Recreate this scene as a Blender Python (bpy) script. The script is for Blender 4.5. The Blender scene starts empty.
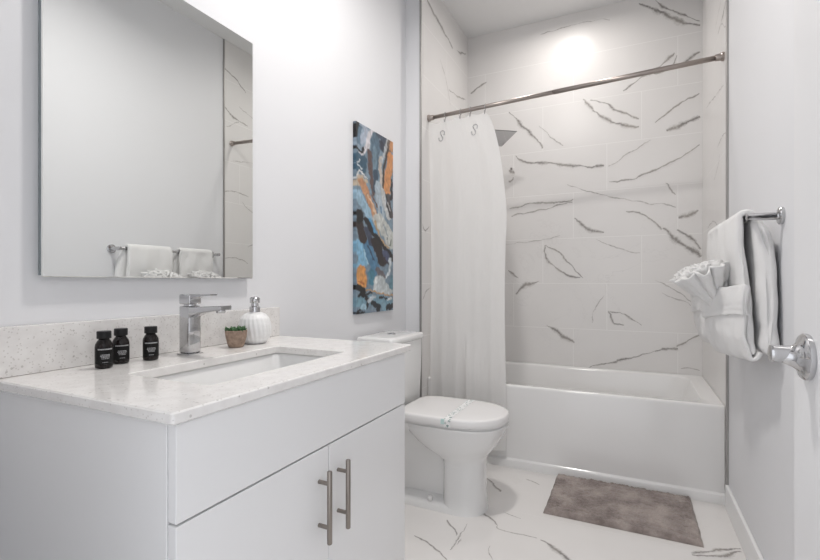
import bpy, bmesh, math, random
from mathutils import Vector, Matrix, noise
random.seed(7)
S = bpy.context.scene
COL = S.collection
R = math.radians

# ------------------------------------------------------------------ camera, world, lights, exposure
cam_d = bpy.data.cameras.new('camera')
cam = bpy.data.objects.new('camera', cam_d)
COL.objects.link(cam)
cam.location = (0, 0, 1.06)
cam.rotation_euler = (R(90), 0, R(25.7))
cam_d.sensor_width = 36
cam_d.lens = 36 * 459 / 820
cam_d.shift_y = 1 / 820
cam_d.clip_start = 0.01
S.camera = cam

S.view_settings.view_transform = 'Standard'
S.view_settings.look = 'None'
S.view_settings.gamma = 1
S.view_settings.use_curve_mapping = False
S.view_settings.exposure = 0.22

world = bpy.data.worlds.new('world')
S.world = world
world.use_nodes = True
bg = world.node_tree.nodes['Background']
bg.inputs[0].default_value = (0.93, 0.955, 1.0, 1)
bg.inputs[1].default_value = 1.3


def area(name, loc, size, power, color, rot=(0, 0, 0), spread=180):
    d = bpy.data.lights.new(name, 'AREA')
    d.shape = 'DISK'
    d.size = size
    d.energy = power
    d.color = color
    d.spread = R(spread)
    o = bpy.data.objects.new(name, d)
    COL.objects.link(o)
    o.location = loc
    o.rotation_euler = rot
    return o


LAMPS = [(-0.40, 2.92), (-0.56, 1.36)]
CEIL = 2.93
area('shower_downlight_lamp', (LAMPS[0][0], LAMPS[0][1], CEIL - 0.02), 0.20, 5.0, (1.0, 0.955, 0.91), spread=170)
area('room_downlight_lamp', (LAMPS[1][0], LAMPS[1][1], CEIL - 0.02), 0.16, 14.5, (1.0, 0.965, 0.93), spread=160)

# ------------------------------------------------------------------ materials
M = {}


def mat(name, color=(0.8, 0.8, 0.8), rough=0.5, metal=0.0, **kw):
    m = bpy.data.materials.new(name)
    m.use_nodes = True
    b = m.node_tree.nodes['Principled BSDF']
    b.inputs['Base Color'].default_value = (*color, 1)
    b.inputs['Roughness'].default_value = rough
    b.inputs['Metallic'].default_value = metal
    for k, v in kw.items():
        b.inputs[k.replace('_', ' ')].default_value = v
    M[name] = m
    return m


class N:
    """tiny node builder"""

    def __init__(self, m):
        self.nt = m.node_tree
        self.b = self.nt.nodes['Principled BSDF']
        self.coord = self.nt.nodes.new('ShaderNodeTexCoord')

    def new(self, t, **kw):
        n = self.nt.nodes.new(t)
        for k, v in kw.items():
            setattr(n, k, v)
        return n

    def link(self, a, b):
        self.nt.links.new(a, b)

    def noise(self, scale, detail=3, rough=0.5, dist=0.0, vec=None):
        n = self.new('ShaderNodeTexNoise')
        n.inputs['Scale'].default_value = scale
        n.inputs['Detail'].default_value = detail
        n.inputs['Roughness'].default_value = rough
        n.inputs['Distortion'].default_value = dist
        self.link(vec or self.coord.outputs['Object'], n.inputs['Vector'])
        return n.outputs['Fac']

    def ramp(self, fac, stops):
        n = self.new('ShaderNodeValToRGB')
        e = n.color_ramp.elements
        while len(e) < len(stops):
            e.new(0.5)
        for i, (p, c) in enumerate(stops):
            e[i].position = p
            e[i].color = (*c, 1) if len(c) == 3 else c
        self.link(fac, n.inputs[0])
        return n.outputs['Color']

    def math(self, op, a, b=0.5, clamp=False):
        n = self.new('ShaderNodeMath', operation=op, use_clamp=clamp)
        for i, v in enumerate((a, b)):
            if hasattr(v, 'is_linked'):
                self.link(v, n.inputs[i])
            else:
                n.inputs[i].default_value = v
        return n.outputs[0]

    def mix(self, fac, a, b):
        n = self.new('ShaderNodeMix', data_type='RGBA')
        for i, v in ((0, fac), (6, a), (7, b)):
            if hasattr(v, 'is_linked'):
                self.link(v, n.inputs[i])
            elif i == 0:
                n.inputs[0].default_value = v
            else:
                n.inputs[i].default_value = (*v, 1)
        return n.outputs[2]

    def bump(self, h, strength=0.3, dist=0.01):
        n = self.new('ShaderNodeBump')
        n.inputs['Strength'].default_value = strength
        n.inputs['Distance'].default_value = dist
        self.link(h, n.inputs['Height'])
        self.link(n.outputs[0], self.b.inputs['Normal'])

    def base(self, c):
        self.link(c, self.b.inputs['Base Color'])


# painted plaster
n = N(mat('wall_paint', (0.80, 0.80, 0.81), 0.55))
n.base(n.ramp(n.noise(1.5, 2), [(0.3, (0.785, 0.79, 0.81)), (0.7, (0.80, 0.805, 0.825))]))
n.bump(n.noise(260, 3), 0.04, 0.002)
n = N(mat('ceiling_paint', (0.82, 0.82, 0.82), 0.7))
n.bump(n.noise(200, 3), 0.05, 0.002)
mat('door_paint', (0.81, 0.81, 0.82), 0.35)
mat('trim_paint', (0.84, 0.84, 0.84), 0.35)


def marble(name, base, dark, rough):
    n = N(mat(name, base, rough))
    f = n.noise(1.3, 4, 0.55)
    c = n.ramp(f, [(0.25, dark), (0.6, base)])
    # hairline natural veining
    w = n.noise(2.2, 5, 0.6, 1.2)
    w = n.math('ABSOLUTE', n.math('SUBTRACT', w, 0.5))
    w = n.math('SUBTRACT', 1.0, n.math('MULTIPLY', w, 90, True), True)
    w = n.math('MULTIPLY', w, n.math('MULTIPLY', n.math('SUBTRACT', n.noise(1.1, 2), 0.48), 2.0, True))
    c = n.mix(n.math('MULTIPLY', w, 0.45), c, (0.52, 0.50, 0.49))
    a = n.new('ShaderNodeAttribute', attribute_name='vein')
    fine = n.noise(70, 4, 0.7)
    k = n.math('MULTIPLY', a.outputs['Fac'], n.math('ADD', n.math('MULTIPLY', fine, 2.2), -0.1))
    k = n.math('MULTIPLY', n.math('SUBTRACT', k, 0.18), 1.5, True)
    tint = n.ramp(n.noise(9, 2), [(0.35, (0.17, 0.155, 0.145)), (0.65, (0.30, 0.275, 0.25))])
    n.base(n.mix(n.math('MULTIPLY', k, 0.85), c, tint))
    n.b.inputs['Specular IOR Level'].default_value = 0.45


marble('marble_tile', (0.80, 0.785, 0.775), (0.75, 0.735, 0.725), 0.30)
marble('marble_floor', (0.80, 0.78, 0.765), (0.75, 0.73, 0.715), 0.25)
mat('grout', (0.90, 0.89, 0.88), 0.7)
mat('floor_grout', (0.72, 0.70, 0.69), 0.7)

# quartz counter with fine flecks
n = N(mat('quartz', (0.80, 0.78, 0.76), 0.14))
v = n.new('ShaderNodeTexVoronoi')
v.inputs['Scale'].default_value = 230
n.link(n.coord.outputs['Object'], v.inputs['Vector'])
hsv = n.new('ShaderNodeSeparateColor')
n.link(v.outputs['Color'], hsv.inputs[0])
spk = n.math('MULTIPLY', n.math('LESS_THAN', hsv.outputs[0], 0.13), n.math('LESS_THAN', v.outputs['Distance'], 0.40))
v2 = n.new('ShaderNodeTexVoronoi')
v2.inputs['Scale'].default_value = 105
n.link(n.coord.outputs['Object'], v2.inputs['Vector'])
h2 = n.new('ShaderNodeSeparateColor')
n.link(v2.outputs['Color'], h2.inputs[0])
sp2 = n.math('MULTIPLY', n.math('LESS_THAN', h2.outputs[1], 0.07), n.math('LESS_THAN', v2.outputs['Distance'], 0.28))
c = n.ramp(n.noise(35, 4), [(0.3, (0.77, 0.75, 0.735)), (0.65, (0.85, 0.835, 0.82))])
c = n.mix(n.math('MULTIPLY', spk, 0.4), c, (0.45, 0.42, 0.39))
n.base(n.mix(n.math('MULTIPLY', sp2, 0.5), c, (0.36, 0.34, 0.32)))

n = N(mat('cabinet_white', (0.835, 0.835, 0.84), 0.3))
n.bump(n.noise(40, 2), 0.01, 0.002)
mat('cabinet_gap', (0.30, 0.30, 0.30), 0.7)
n = N(mat('brushed_nickel', (0.30, 0.27, 0.245), 0.34, 1.0))
mp = n.new('ShaderNodeMapping')
mp.inputs['Scale'].default_value = (1, 1, 0.05)
n.link(n.coord.outputs['Object'], mp.inputs['Vector'])
n.bump(n.noise(600, 2, vec=mp.outputs[0]), 0.08, 0.001)
mat('rod_nickel', (0.40, 0.355, 0.33), 0.36, 1.0)
n = N(mat('chrome', (0.56, 0.56, 0.57), 0.08, 1.0))
n.bump(n.noise(14, 1), 0.01, 0.002)
mat('trim_metal', (0.42, 0.41, 0.40), 0.38, 1.0)
mat('mirror_glass', (0.87, 0.885, 0.875), 0.0, 1.0)
mat('mirror_edge', (0.30, 0.34, 0.36), 0.2, 0.4)
n = N(mat('ceramic', (0.83, 0.83, 0.825), 0.08, 0.0, Coat_Weight=0.4))
n.bump(n.noise(6, 1), 0.01, 0.002)
n = N(mat('seat_plastic', (0.83, 0.82, 0.815), 0.16))
n.bump(n.noise(10, 1), 0.008, 0.002)
n = N(mat('acrylic', (0.84, 0.835, 0.83), 0.13))
n.bump(n.noise(5, 1), 0.01, 0.002)
mat('dispenser_white', (0.84, 0.84, 0.84), 0.3)
n = N(mat('bottle_dark', (0.008, 0.006, 0.006), 0.15, Specular_IOR_Level=0.3))
n.base(n.ramp(n.noise(60, 2), [(0.3, (0.006, 0.005, 0.005)), (0.7, (0.013, 0.009, 0.008))]))
mat('bottle_cap', (0.008, 0.008, 0.009), 0.4, Specular_IOR_Level=0.3)
mat('bottle_label', (0.010, 0.010, 0.010), 0.6, Specular_IOR_Level=0.2)
mat('bottle_print', (0.42, 0.42, 0.43), 0.5)
mat('soil', (0.05, 0.035, 0.025), 0.9)
n = N(mat('pot_clay', (0.36, 0.26, 0.20), 0.8))
n.base(n.ramp(n.noise(90, 4), [(0.3, (0.24, 0.17, 0.13)), (0.7, (0.42, 0.31, 0.24))]))
n.bump(n.noise(160, 3), 0.4, 0.003)
n = N(mat('leaf', (0.06, 0.17, 0.06), 0.45))
n.base(n.ramp(n.noise(60, 2), [(0.3, (0.015, 0.06, 0.02)), (0.7, (0.07, 0.17, 0.06))]))

# terry and curtain cloth
n = N(mat('terry', (0.86, 0.855, 0.85), 0.95))
n.bump(n.noise(420, 3, 0.7), 0.55, 0.004)
n.b.inputs['Sheen Weight'].default_value = 0.3
m = mat('curtain_cloth', (0.90, 0.895, 0.885), 0.85)
n = N(m)
wv = n.noise(500, 2)
n.bump(wv, 0.06, 0.001)
tr = n.new('ShaderNodeBsdfTranslucent')
tr.inputs[0].default_value = (0.90, 0.89, 0.88, 1)
ms = n.new('ShaderNodeMixShader')
ms.inputs[0].default_value = 0.35
out = m.node_tree.nodes['Material Output']
n.link(n.b.outputs[0], ms.inputs[1])
n.link(tr.outputs[0], ms.inputs[2])
n.link(ms.outputs[0], out.inputs['Surface'])

n = N(mat('mat_pile', (0.2, 0.17, 0.16), 1.0))
c = n.ramp(n.noise(9, 5, 0.65), [(0.36, (0.22, 0.18, 0.165)), (0.64, (0.50, 0.43, 0.40))])
n.base(n.mix(n.math('MULTIPLY', n.noise(150, 3), 0.4), c, (0.17, 0.14, 0.13)))
n.bump(n.noise(230, 4, 0.7), 0.7, 0.006)
n.b.inputs['Sheen Weight'].default_value = 0.25

m = mat('canvas_paint', (0.5, 0.5, 0.5), 0.3)
n = N(m)
a = n.new('ShaderNodeAttribute', attribute_name='Col')
n.base(a.outputs['Color'])
n.bump(n.noise(120, 3), 0.1, 0.002)
m = mat('paper_print', (0.85, 0.86, 0.85), 0.7)
n = N(m)
v = n.new('ShaderNodeTexVoronoi')
v.inputs['Scale'].default_value = 60
n.link(n.coord.outputs['Object'], v.inputs['Vector'])
k = n.math('LESS_THAN', v.outputs['Distance'], 0.42)
k = n.math('MULTIPLY', k, n.math('GREATER_THAN', n.noise(190, 1), 0.47))
n.base(n.mix(n.math('MULTIPLY', k, 0.9), (0.85, 0.86, 0.855), (0.13, 0.21, 0.20)))
mat('paper_teal', (0.52, 0.68, 0.65), 0.6)
mat('lamp_trim', (0.85, 0.85, 0.85), 0.4)
m = mat('lamp_glow', (1, 1, 1), 0.4)
b = m.node_tree.nodes['Principled BSDF']
b.inputs['Emission Color'].default_value = (1, 0.96, 0.9, 1)
b.inputs['Emission Strength'].default_value = 6


# ------------------------------------------------------------------ mesh helpers (world coordinates)
def box(bm, x0, x1, y0, y1, z0, z1, bev=0.0, seg=2, mi=0):
    r = bmesh.ops.create_cube(bm, size=1)
    vs = r['verts']
    bmesh.ops.scale(bm, vec=(x1 - x0, y1 - y0, z1 - z0), verts=vs)
    bmesh.ops.translate(bm, vec=((x0 + x1) / 2, (y0 + y1) / 2, (z0 + z1) / 2), verts=vs)
    es = list({e for v in vs for e in v.link_edges})
    if mi:
        for f in {f for v in vs for f in v.link_faces}:
            f.material_index = mi
    if bev > 0:
        bmesh.ops.bevel(bm, geom=es, offset=bev, segments=seg, profile=0.5, affect='EDGES', material=-1)
    return bm


def loft(bm, loops, close=True, cap0=True, cap1=True, mi=0):
    rows = [[bm.verts.new(p) for p in lp] for lp in loops]
    for a, b in zip(rows, rows[1:]):
        k = len(a)
        for i in range(k if close else k - 1):
            f = bm.faces.new((a[i], a[(i + 1) % k], b[(i + 1) % k], b[i]))
            f.smooth = True
            f.material_index = mi
    if cap0:
        f = bm.faces.new(list(reversed(rows[0])))
        f.material_index = mi
    if cap1:
        f = bm.faces.new(rows[-1])
        f.material_index = mi
    return rows


def frame(d):
    d = Vector(d).normalized()
    u = Vector((0, 0, 1)) if abs(d.z) < 0.9 else Vector((1, 0, 0))
    a = d.cross(u).normalized()
    return a, d.cross(a).normalized()


def tube(bm, pts, r, seg=12, mi=0, cap=True):
    pts = [Vector(p) for p in pts]
    rs = r if isinstance(r, (list, tuple)) else [r] * len(pts)
    loops = []
    a0 = None
    for i, p in enumerate(pts):
        d = (pts[min(i + 1, len(pts) - 1)] - pts[max(i - 1, 0)])
        if a0 is None:
            a, b = frame(d)
        else:
            dn = d.normalized()
            a = (a0 - dn * a0.dot(dn)).normalized()
            b = dn.cross(a).normalized()
        a0 = a
        loops.append([p + (a * math.cos(t) + b * math.sin(t)) * rs[i] for t in [2 * math.pi * k / seg for k in range(seg)]])
    loft(bm, loops, True, cap, cap, mi)
    return bm


def lathe(bm, base, prof, axis=(0, 0, 1), seg=32, fn=None, mi=0):
    base = Vector(base)
    ax = Vector(axis).normalized()
    a, b = frame(ax)
    loops = []
    for (r, h) in prof:
        lp = []
        for k in range(seg):
            t = 2 * math.pi * k / seg
            rr = r * (fn(t, h) if fn else 1)
            lp.append(base + ax * h + (a * math.cos(t) + b * math.sin(t)) * rr)
        loops.append(lp)
    loft(bm, loops, True, True, True, mi)
    return bm


def rrect(cx, cy, hx, hy, r, z, n=6):
    p = []
    for (sx, sy, a0) in ((1, 1, 0), (-1, 1, 90), (-1, -1, 180), (1, -1, 270)):
        for k in range(n + 1):
            a = R(a0 + 90 * k / n)
            p.append(Vector((cx + sx * (hx - r) + r * math.cos(a), cy + sy * (hy - r) + r * math.sin(a), z)))
    return p


def offset_of(o):
    v = Vector((0, 0, 0))
    while o:
        v += o.location
        o = o.parent
    return v


def obj(name, bm, mats, parent=None, smooth=None, origin=None):
    if not isinstance(mats, (list, tuple)):
        mats = [mats]
    bmesh.ops.recalc_face_normals(bm, faces=bm.faces)
    if parent is None and origin is None:
        xs = [v.co for v in bm.verts]
        lo = [min(c[i] for c in xs) for i in range(3)]
        hi = [max(c[i] for c in xs) for i in range(3)]
        origin = Vector(((lo[0] + hi[0]) / 2, (lo[1] + hi[1]) / 2, lo[2]))
    off = offset_of(parent) if parent else Vector(origin)
    bmesh.ops.translate(bm, vec=-off, verts=bm.verts)
    me = bpy.data.meshes.new(name)
    if smooth is not None:
        for f in bm.faces:
            f.smooth = smooth
    bm.to_mesh(me)
    bm.free()
    for x in mats:
        me.materials.append(M[x])
    o = bpy.data.objects.new(name, me)
    COL.objects.link(o)
    if parent:
        o.parent = parent
    else:
        o.location = off
    return o


def sharp(o, deg=35):
    me = o.data
    me.set_sharp_from_angle(angle=R(deg))
    return o


def thing(name, label, cat, loc, group=None):
    o = bpy.data.objects.new(name, None)
    COL.objects.link(o)
    o.empty_display_size = 0.05
    o.location = loc
    return tag(o, label, cat, group)


def tag(o, label, cat, group=None):
    o['label'] = label
    o['category'] = cat
    if group:
        o['group'] = group
    return o


def struct(name, bm, mats, parent=None, smooth=None):
    o = obj(name, bm, mats, parent, smooth, origin=(0, 0, 0) if parent is None else None)
    if parent is None:
        o['kind'] = 'structure'
    return o


B = bmesh.new

# ------------------------------------------------------------------ the setting
XL, XR = -1.24, 0.41          # room walls
XA = -1.135                   # tiled face of the alcove, left
YT, YB = 2.52, 3.385
YTR = 2.58           # where the tile starts, back wall
YF = 0.05                     # hall side of the entrance wall

VB = [
    (14, [(0.048, 2.893), (0.141, 2.83), (0.248, 2.738), (0.389, 2.66)]), (9, [(0.141, 2.882), (0.275, 2.77), (0.389, 2.691)]),
    (12, [(0.253, 2.52), (0.169, 2.454), (0.06, 2.398), (-0.047, 2.332)]), (6, [(0.264, 2.505), (0.214, 2.426), (0.077, 2.408)]),
    (9, [(0.389, 2.503), (0.286, 2.443)]), (8, [(-1.111, 2.501), (-1.048, 2.536), (-0.985, 2.569)]),
    (12, [(-0.298, 2.322), (-0.221, 2.22), (-0.078, 2.117), (0.048, 2.078)]), (10, [(-0.253, 2.301), (-0.164, 2.272), (-0.066, 2.195), (0.048, 2.131)]),
    (10, [(-0.811, 2.315), (-0.723, 2.199), (-0.623, 2.097), (-0.573, 2.012)]), (5, [(-0.594, 2.18), (-0.518, 2.09), (-0.436, 2.009)]),
    (7, [(0.389, 2.235), (0.275, 2.185), (0.141, 2.091)]), (14, [(0.389, 2.097), (0.297, 2.055), (0.209, 2.023)]),
    (13, [(-0.767, 1.977), (-0.694, 1.929), (-0.463, 1.889), (-0.324, 1.856), (-0.164, 1.842)]),
    (7, [(0.389, 1.916), (0.275, 1.842), (0.141, 1.783), (0.007, 1.734), (-0.133, 1.734)]), (4, [(-0.133, 1.829), (0.007, 1.919), (0.118, 1.984)]),
    (7, [(-0.811, 1.591), (-0.623, 1.622), (-0.463, 1.61), (-0.363, 1.631)]), (7, [(-0.796, 1.546), (-0.623, 1.564), (-0.37, 1.617)]),
    (5, [(-0.403, 1.742), (-0.221, 1.661), (0.007, 1.595), (0.169, 1.557), (0.259, 1.531)]), (6, [(0.198, 1.69), (0.226, 1.655), (0.259, 1.614)]),
    (11, [(-0.356, 1.498), (-0.278, 1.425), (-0.164, 1.392)]), (13, [(0.384, 1.498), (0.335, 1.482), (0.275, 1.46)]),
    (6, [(-0.029, 1.525), (0.083, 1.491), (0.198, 1.388)]), (20, [(0.186, 1.401), (0.308, 1.288), (0.394, 1.21)]), (12, [(0.264, 1.385), (0.352, 1.324), (0.394, 1.26)]),
    (8, [(-0.552, 1.317), (-0.457, 1.257), (-0.363, 1.15), (-0.3, 1.081)]), (8, [(-0.552, 1.317), (-0.542, 1.217), (-0.43, 1.123), (-0.317, 1.081)]),
    (5, [(-0.214, 1.346), (-0.102, 1.288), (0.054, 1.244)]), (9, [(-0.818, 1.141), (-0.745, 1.082)]),
    (13, [(-0.767, 0.965), (-0.701, 1.024), (-0.594, 1.056)]), (4, [(-0.164, 0.958), (-0.227, 0.862), (-0.24, 0.773)]),
    (9, [(-0.139, 0.851), (-0.053, 0.84), (0.063, 0.768)]), (9, [(-0.139, 0.851), (-0.102, 0.775), (-0.041, 0.767)]),
    (12, [(-0.539, 0.747), (-0.457, 0.694), (-0.356, 0.629)]), (6, [(-0.288, 0.454), (-0.078, 0.525), (0.152, 0.607)]),
    (13, [(0.141, 0.6), (0.209, 0.624), (0.27, 0.634)]), (6, [(0.264, 0.64), (0.335, 0.688), (0.394, 0.729)]),
    (4, [(0.141, 1.06), (0.242, 1.015), (0.394, 0.891)]), (4, [(0.181, 0.983), (0.286, 0.939), (0.373, 0.891)]),
    (4, [(0.286, 0.5), (0.335, 0.505), (0.389, 0.503)]), (14, [(-0.818, 1.873), (-0.796, 1.863), (-0.774, 1.868)]),
    (14, [(-0.818, 1.799), (-0.796, 1.804), (-0.781, 1.825)]), (4, [(-0.587, 2.831), (-0.317, 2.851), (-0.127, 2.831)]),
    (4, [(-0.841, 1.327), (-0.587, 1.354), (-0.45, 1.377)]),
]
VL = [
    (14, [(2.601, 2.796), (2.815, 2.749), (3.06, 2.71)]), (10, [(3.143, 2.733), (3.23, 2.75), (3.345, 2.794)]),
    (6, [(2.981, 2.383), (3.143, 2.4), (3.345, 2.443)]), (6, [(2.535, 1.404), (2.57, 1.372), (2.632, 1.403)]),
    (5, [(2.535, 0.945), (2.585, 0.992), (2.648, 1.022)]), (4, [(2.815, 2.518), (2.924, 2.429), (3.001, 2.285)]),
    (8, [(2.7, 1.9), (2.9, 1.8), (3.2, 1.62)]), (8, [(2.75, 1.2), (2.95, 1.1), (3.3, 1.15)]),
]
VR = [
    (4, [(2.91, 2.4), (2.814, 2.43), (2.725, 2.458)]), (5, [(2.725, 2.334), (2.668, 2.296), (2.589, 2.261)]),
    (5, [(3.204, 2.083), (2.877, 2.041), (2.641, 2.003)]), (5, [(3.164, 1.369), (2.978, 1.383), (2.814, 1.343)]),
    (4, [(2.944, 1.606), (2.845, 1.639), (2.754, 1.694)]), (7, [(2.56, 2.42), (2.66, 2.36), (2.82, 2.33)]),
    (5, [(2.55, 1.22), (2.66, 1.25), (2.82, 1.21)]), (5, [(2.55, 1.75), (2.68, 1.77), (2.83, 1.75)]),
    (6, [(2.54, 2.72), (2.70, 2.66), (2.80, 2.6)]), (4, [(2.55, 0.95), (2.7, 0.97), (2.9, 0.93)]),
]
VF = [
    (9, [(-0.638, 2.051), (-0.613, 2.032), (-0.568, 2.005), (-0.524, 1.961)]), (5, [(-0.524, 1.961), (-0.498, 1.929), (-0.349, 1.933)]),
    (7, [(-0.735, 1.906), (-0.692, 1.853), (-0.638, 1.786), (-0.642, 1.698)]), (7, [(-0.808, 1.737), (-0.73, 1.694), (-0.669, 1.67), (-0.633, 1.631)]),
    (16, [(-0.335, 1.923), (-0.301, 1.908), (-0.267, 1.886), (-0.229, 1.853), (-0.2, 1.819)]), (5, [(-0.2, 1.819), (-0.1, 1.75), (0.02, 1.70)]),
    (9, [(0.214, 2.081), (0.287, 2.138), (0.392, 2.204)]), (9, [(0.213, 2.073), (0.303, 2.109), (0.386, 2.186)]),
    (10, [(-0.698, 2.405), (-0.633, 2.329), (-0.593, 2.274)]), (3, [(-0.511, 1.791), (-0.476, 1.706)]),
    (4, [(-0.529, 2.083), (-0.441, 2.056)]), (5, [(-0.506, 2.483), (-0.426, 2.442)]), (4, [(-0.64, 1.914), (-0.64, 1.809), (-0.64, 1.714)]),
    (8, [(-0.5, 1.2), (-0.2, 1.35), (0.1, 1.32)]), (8, [(-0.1, 0.6), (0.1, 0.9), (0.3, 1.0)]),
]


def veins(bm, layer, data, to3d, clip):
    """dark marble veins as flush inlays that belong to the tile's own surface"""
    k = 0
    for (w, pts) in data:
        k += 1
        P = [Vector((p[0], p[1], 0)) for p in pts]
        L = sum((b - a).length for a, b in zip(P, P[1:]))
        m_ = max(8, int(L / 0.012))
        out = []
        for i in range(m_ + 1):
            t = i / m_ * (len(P) - 1)
            j = min(int(t), len(P) - 2)
            f = t - j
            p0, p1, p2, p3 = P[max(j - 1, 0)], P[j], P[j + 1], P[min(j + 2, len(P) - 1)]
            q = 0.5 * ((2 * p1) + (p2 - p0) * f + (2 * p0 - 5 * p1 + 4 * p2 - p3) * f * f + (3 * p1 - p0 - 3 * p2 + p3) * f ** 3)
            d = (p2 - p1).normalized()
            nn = Vector((-d.y, d.x, 0))
            q = q + nn * 0.012 * noise.noise((q.x * 14, q.y * 14, k)) + nn * 0.005 * noise.noise((q.x * 50, q.y * 50, k))
            u = i / m_
            ww = w * 0.001 * 1.1 * (0.25 + 0.75 * math.sin(math.pi * min(max(u, 0.02), 0.98)) ** 0.5) * max(0.25, 0.85 + 1.1 * noise.noise((q.x * 16, q.y * 16, k + 9)))
            out.append((q, nn, max(ww, 0.0012)))
        rows = []
        for (q, nn, ww) in out:
            row = []
            for s, val in ((-2.3, 0.0), (-0.8, 0.40), (0, 1.0), (0.7, 0.42), (1.7, 0.0)):
                c = q + nn * s * ww
                x = min(max(c.x, clip[0]), clip[1])
                y = min(max(c.y, clip[2]), clip[3])
                v = bm.verts.new(to3d(x, y, 0.0004 + 0.00003 * k))
                v[layer] = val * (1.0 if w > 5 else 0.75)
                row.append(v)
            rows.append(row)
        for a, b in zip(rows, rows[1:]):
            for i in range(4):
                try:
                    bm.faces.new((a[i], a[i + 1], b[i + 1], b[i]))
                except ValueError:
                    pass


def quad(bm, pts, mi=0):
    f = bm.faces.new([bm.verts.new(p) for p in pts])
    f.material_index = mi
    return f


ZROW = [0.727 + 0.3165 * k for k in range(-3, 7)]
JOINT = {0: 0.27, 1: -0.147, 2: 0.063}
G = 0.0016


def tile_wall(name, u0, u1, joints, to3d, data, slab):
    bm = B()
    lay = bm.verts.layers.float.new('vein')
    box(bm, *slab)
    for i, z in enumerate(ZROW):
        if 0.02 < z < CEIL - 0.01:
            quad(bm, [to3d(u0, z - G, 0.0002), to3d(u1, z - G, 0.0002), to3d(u1, z + G, 0.0002), to3d(u0, z + G, 0.0002)], 1)
        zt = min(z, CEIL)
        zb = max(z - 0.3165, 0)
        j0 = joints[(i - 3) % 3]
        for q in range(-4, 5):
            u = j0 + q * 0.633
            if u0 + 0.01 < u < u1 - 0.01 and zt > zb:
                quad(bm, [to3d(u - G, zb, 0.0002), to3d(u + G, zb, 0.0002), to3d(u + G, zt, 0.0002), to3d(u - G, zt, 0.0002)], 1)
    veins(bm, lay, data, to3d, (u0, u1, 0, CEIL))
    return struct(name, bm, ['marble_tile', 'grout'])


tile_wall('wall_back', XL, XR + 0.1, JOINT, lambda u, z, e: (u, YB - e, z), VB, (XL - 0.1, XR + 0.1, YB, YB + 0.1, 0, CEIL))
tile_wall('wall_alcove_left', YT, YB, {0: 2.94, 1: 2.73, 2: 3.15}, lambda u, z, e: (XA + e, u, z), VL, (XA - 0.012, XA, YT, YB, 0, CEIL))
tile_wall('wall_alcove_right', YTR, YB, {0: 2.94, 1: 2.73, 2: 3.15}, lambda u, z, e: (XR - 0.006 - e, u, z), VR, (XR - 0.006, XR, YTR, YB, 0, CEIL))

bm = B()
box(bm, XL - 0.1, XL, YF, YB, 0, CEIL)
struct('wall_left', bm, 'wall_paint')
bm = B()
box(bm, XL, XA - 0.012, YT, YB, 0, CEIL)
struct('wall_stub', bm, 'wall_paint')
bm = B()
box(bm, XR, XR + 0.1, YF, YB, 0, CEIL)
struct('wall_right', bm, 'wall_paint')
bm = B()                                            # entrance wall with the open doorway the camera looks through
YI = 0.17
DX0, DX1, DZ = -0.58, 0.27, 2.05
box(bm, XL, DX0, YF, YI, 0, CEIL)
box(bm, DX1, XR, YF, YI, 0, CEIL)
box(bm, DX0, DX1, YF, YI, DZ, CEIL)
struct('wall_front', bm, 'wall_paint')
bm = B()
box(bm, XL - 0.1, XR + 0.1, YF, YB + 0.1, CEIL, CEIL + 0.1)
struct('ceiling', bm, 'ceiling_paint')
bm = B()
lay = bm.verts.layers.float.new('vein')
box(bm, XL - 0.1, XR + 0.1, -1.4, YB + 0.1, -0.1, 0)
for k in range(-2, 8):
    y = 0.25 + k * 0.62
    quad(bm, [(XL, y - G, 0.0002), (XR, y - G, 0.0002), (XR, y + G, 0.0002), (XL, y + G, 0.0002)], 1)
veins(bm, lay, VF, lambda u, w, e: (u, w, e), (XL, XR, -1.4, YB))
struct('floor', bm, ['marble_floor', 'floor_grout'])

bm = B()
box(bm, XR - 0.014, XR, YI, YTR - 0.013, 0.0, 0.112, 0.004)
struct('baseboard_right', bm, 'trim_paint')
bm = B()
box(bm, XL, XL + 0.014, 1.36, YT, 0.0, 0.112, 0.004)
struct('baseboard_left', bm, 'trim_paint')
bm = B()                                            # metal tile edge profiles
box(bm, XR - 0.010, XR, YTR - 0.012, YTR, 0.0, CEIL, 0.001)
struct('trim_1', bm, 'trim_metal')
bm = B()
box(bm, XA - 0.010, XA + 0.002, YT - 0.010, YT, 0.0, CEIL, 0.001)
struct('trim_2', bm, 'trim_metal')

# open door leaf, swung into the room beside the right wall
DXF, DXB = 0.253, 0.290
bm = B()
box(bm, DXF, DXB, 0.19, 1.0, 0.012, 2.04, 0.002)
door = struct('door_1', bm, 'door_paint')
HY, HZ = 0.925, 0.9400
bm = lathe(B(), (DXF, HY, HZ), [(0.036, 0), (0.0368, 0.003), (0.0365, 0.007), (0.034, 0.010), (0.027, 0.012), (0.021, 0.016), (0.0165, 0.022), (0.013, 0.030), (0.0115, 0.034)], (-1, 0, 0), 40)
lathe(bm, (DXF - 0.012, HY, HZ + 0.003), [(0.0128, 0), (0.0130, 0.010), (0.0136, 0.030), (0.0140, 0.034), (0.0132, 0.0375), (0.010, 0.0385)], (-1, 0, 0), 32)
h = obj('door_knob', bm, 'chrome', door)
sharp(h)
h['label'] = 'polished chrome knob on a round rose'
h2 = obj('door_knob', lathe(B(), (DXB, HY, HZ), [(0.036, 0), (0.0345, 0.009), (0.022, 0.016), (0.0135, 0.03), (0.0135, 0.07), (0.010, 0.076)], (1, 0, 0)), 'chrome', door)
sharp(h2)
for z in (0.25, 1.05, 1.80):
    obj('hinge', tube(B(), [(DXB + 0.004, 0.184, z), (DXB + 0.004, 0.184, z + 0.09)], 0.0055, 10), 'brushed_nickel', door)

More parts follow.
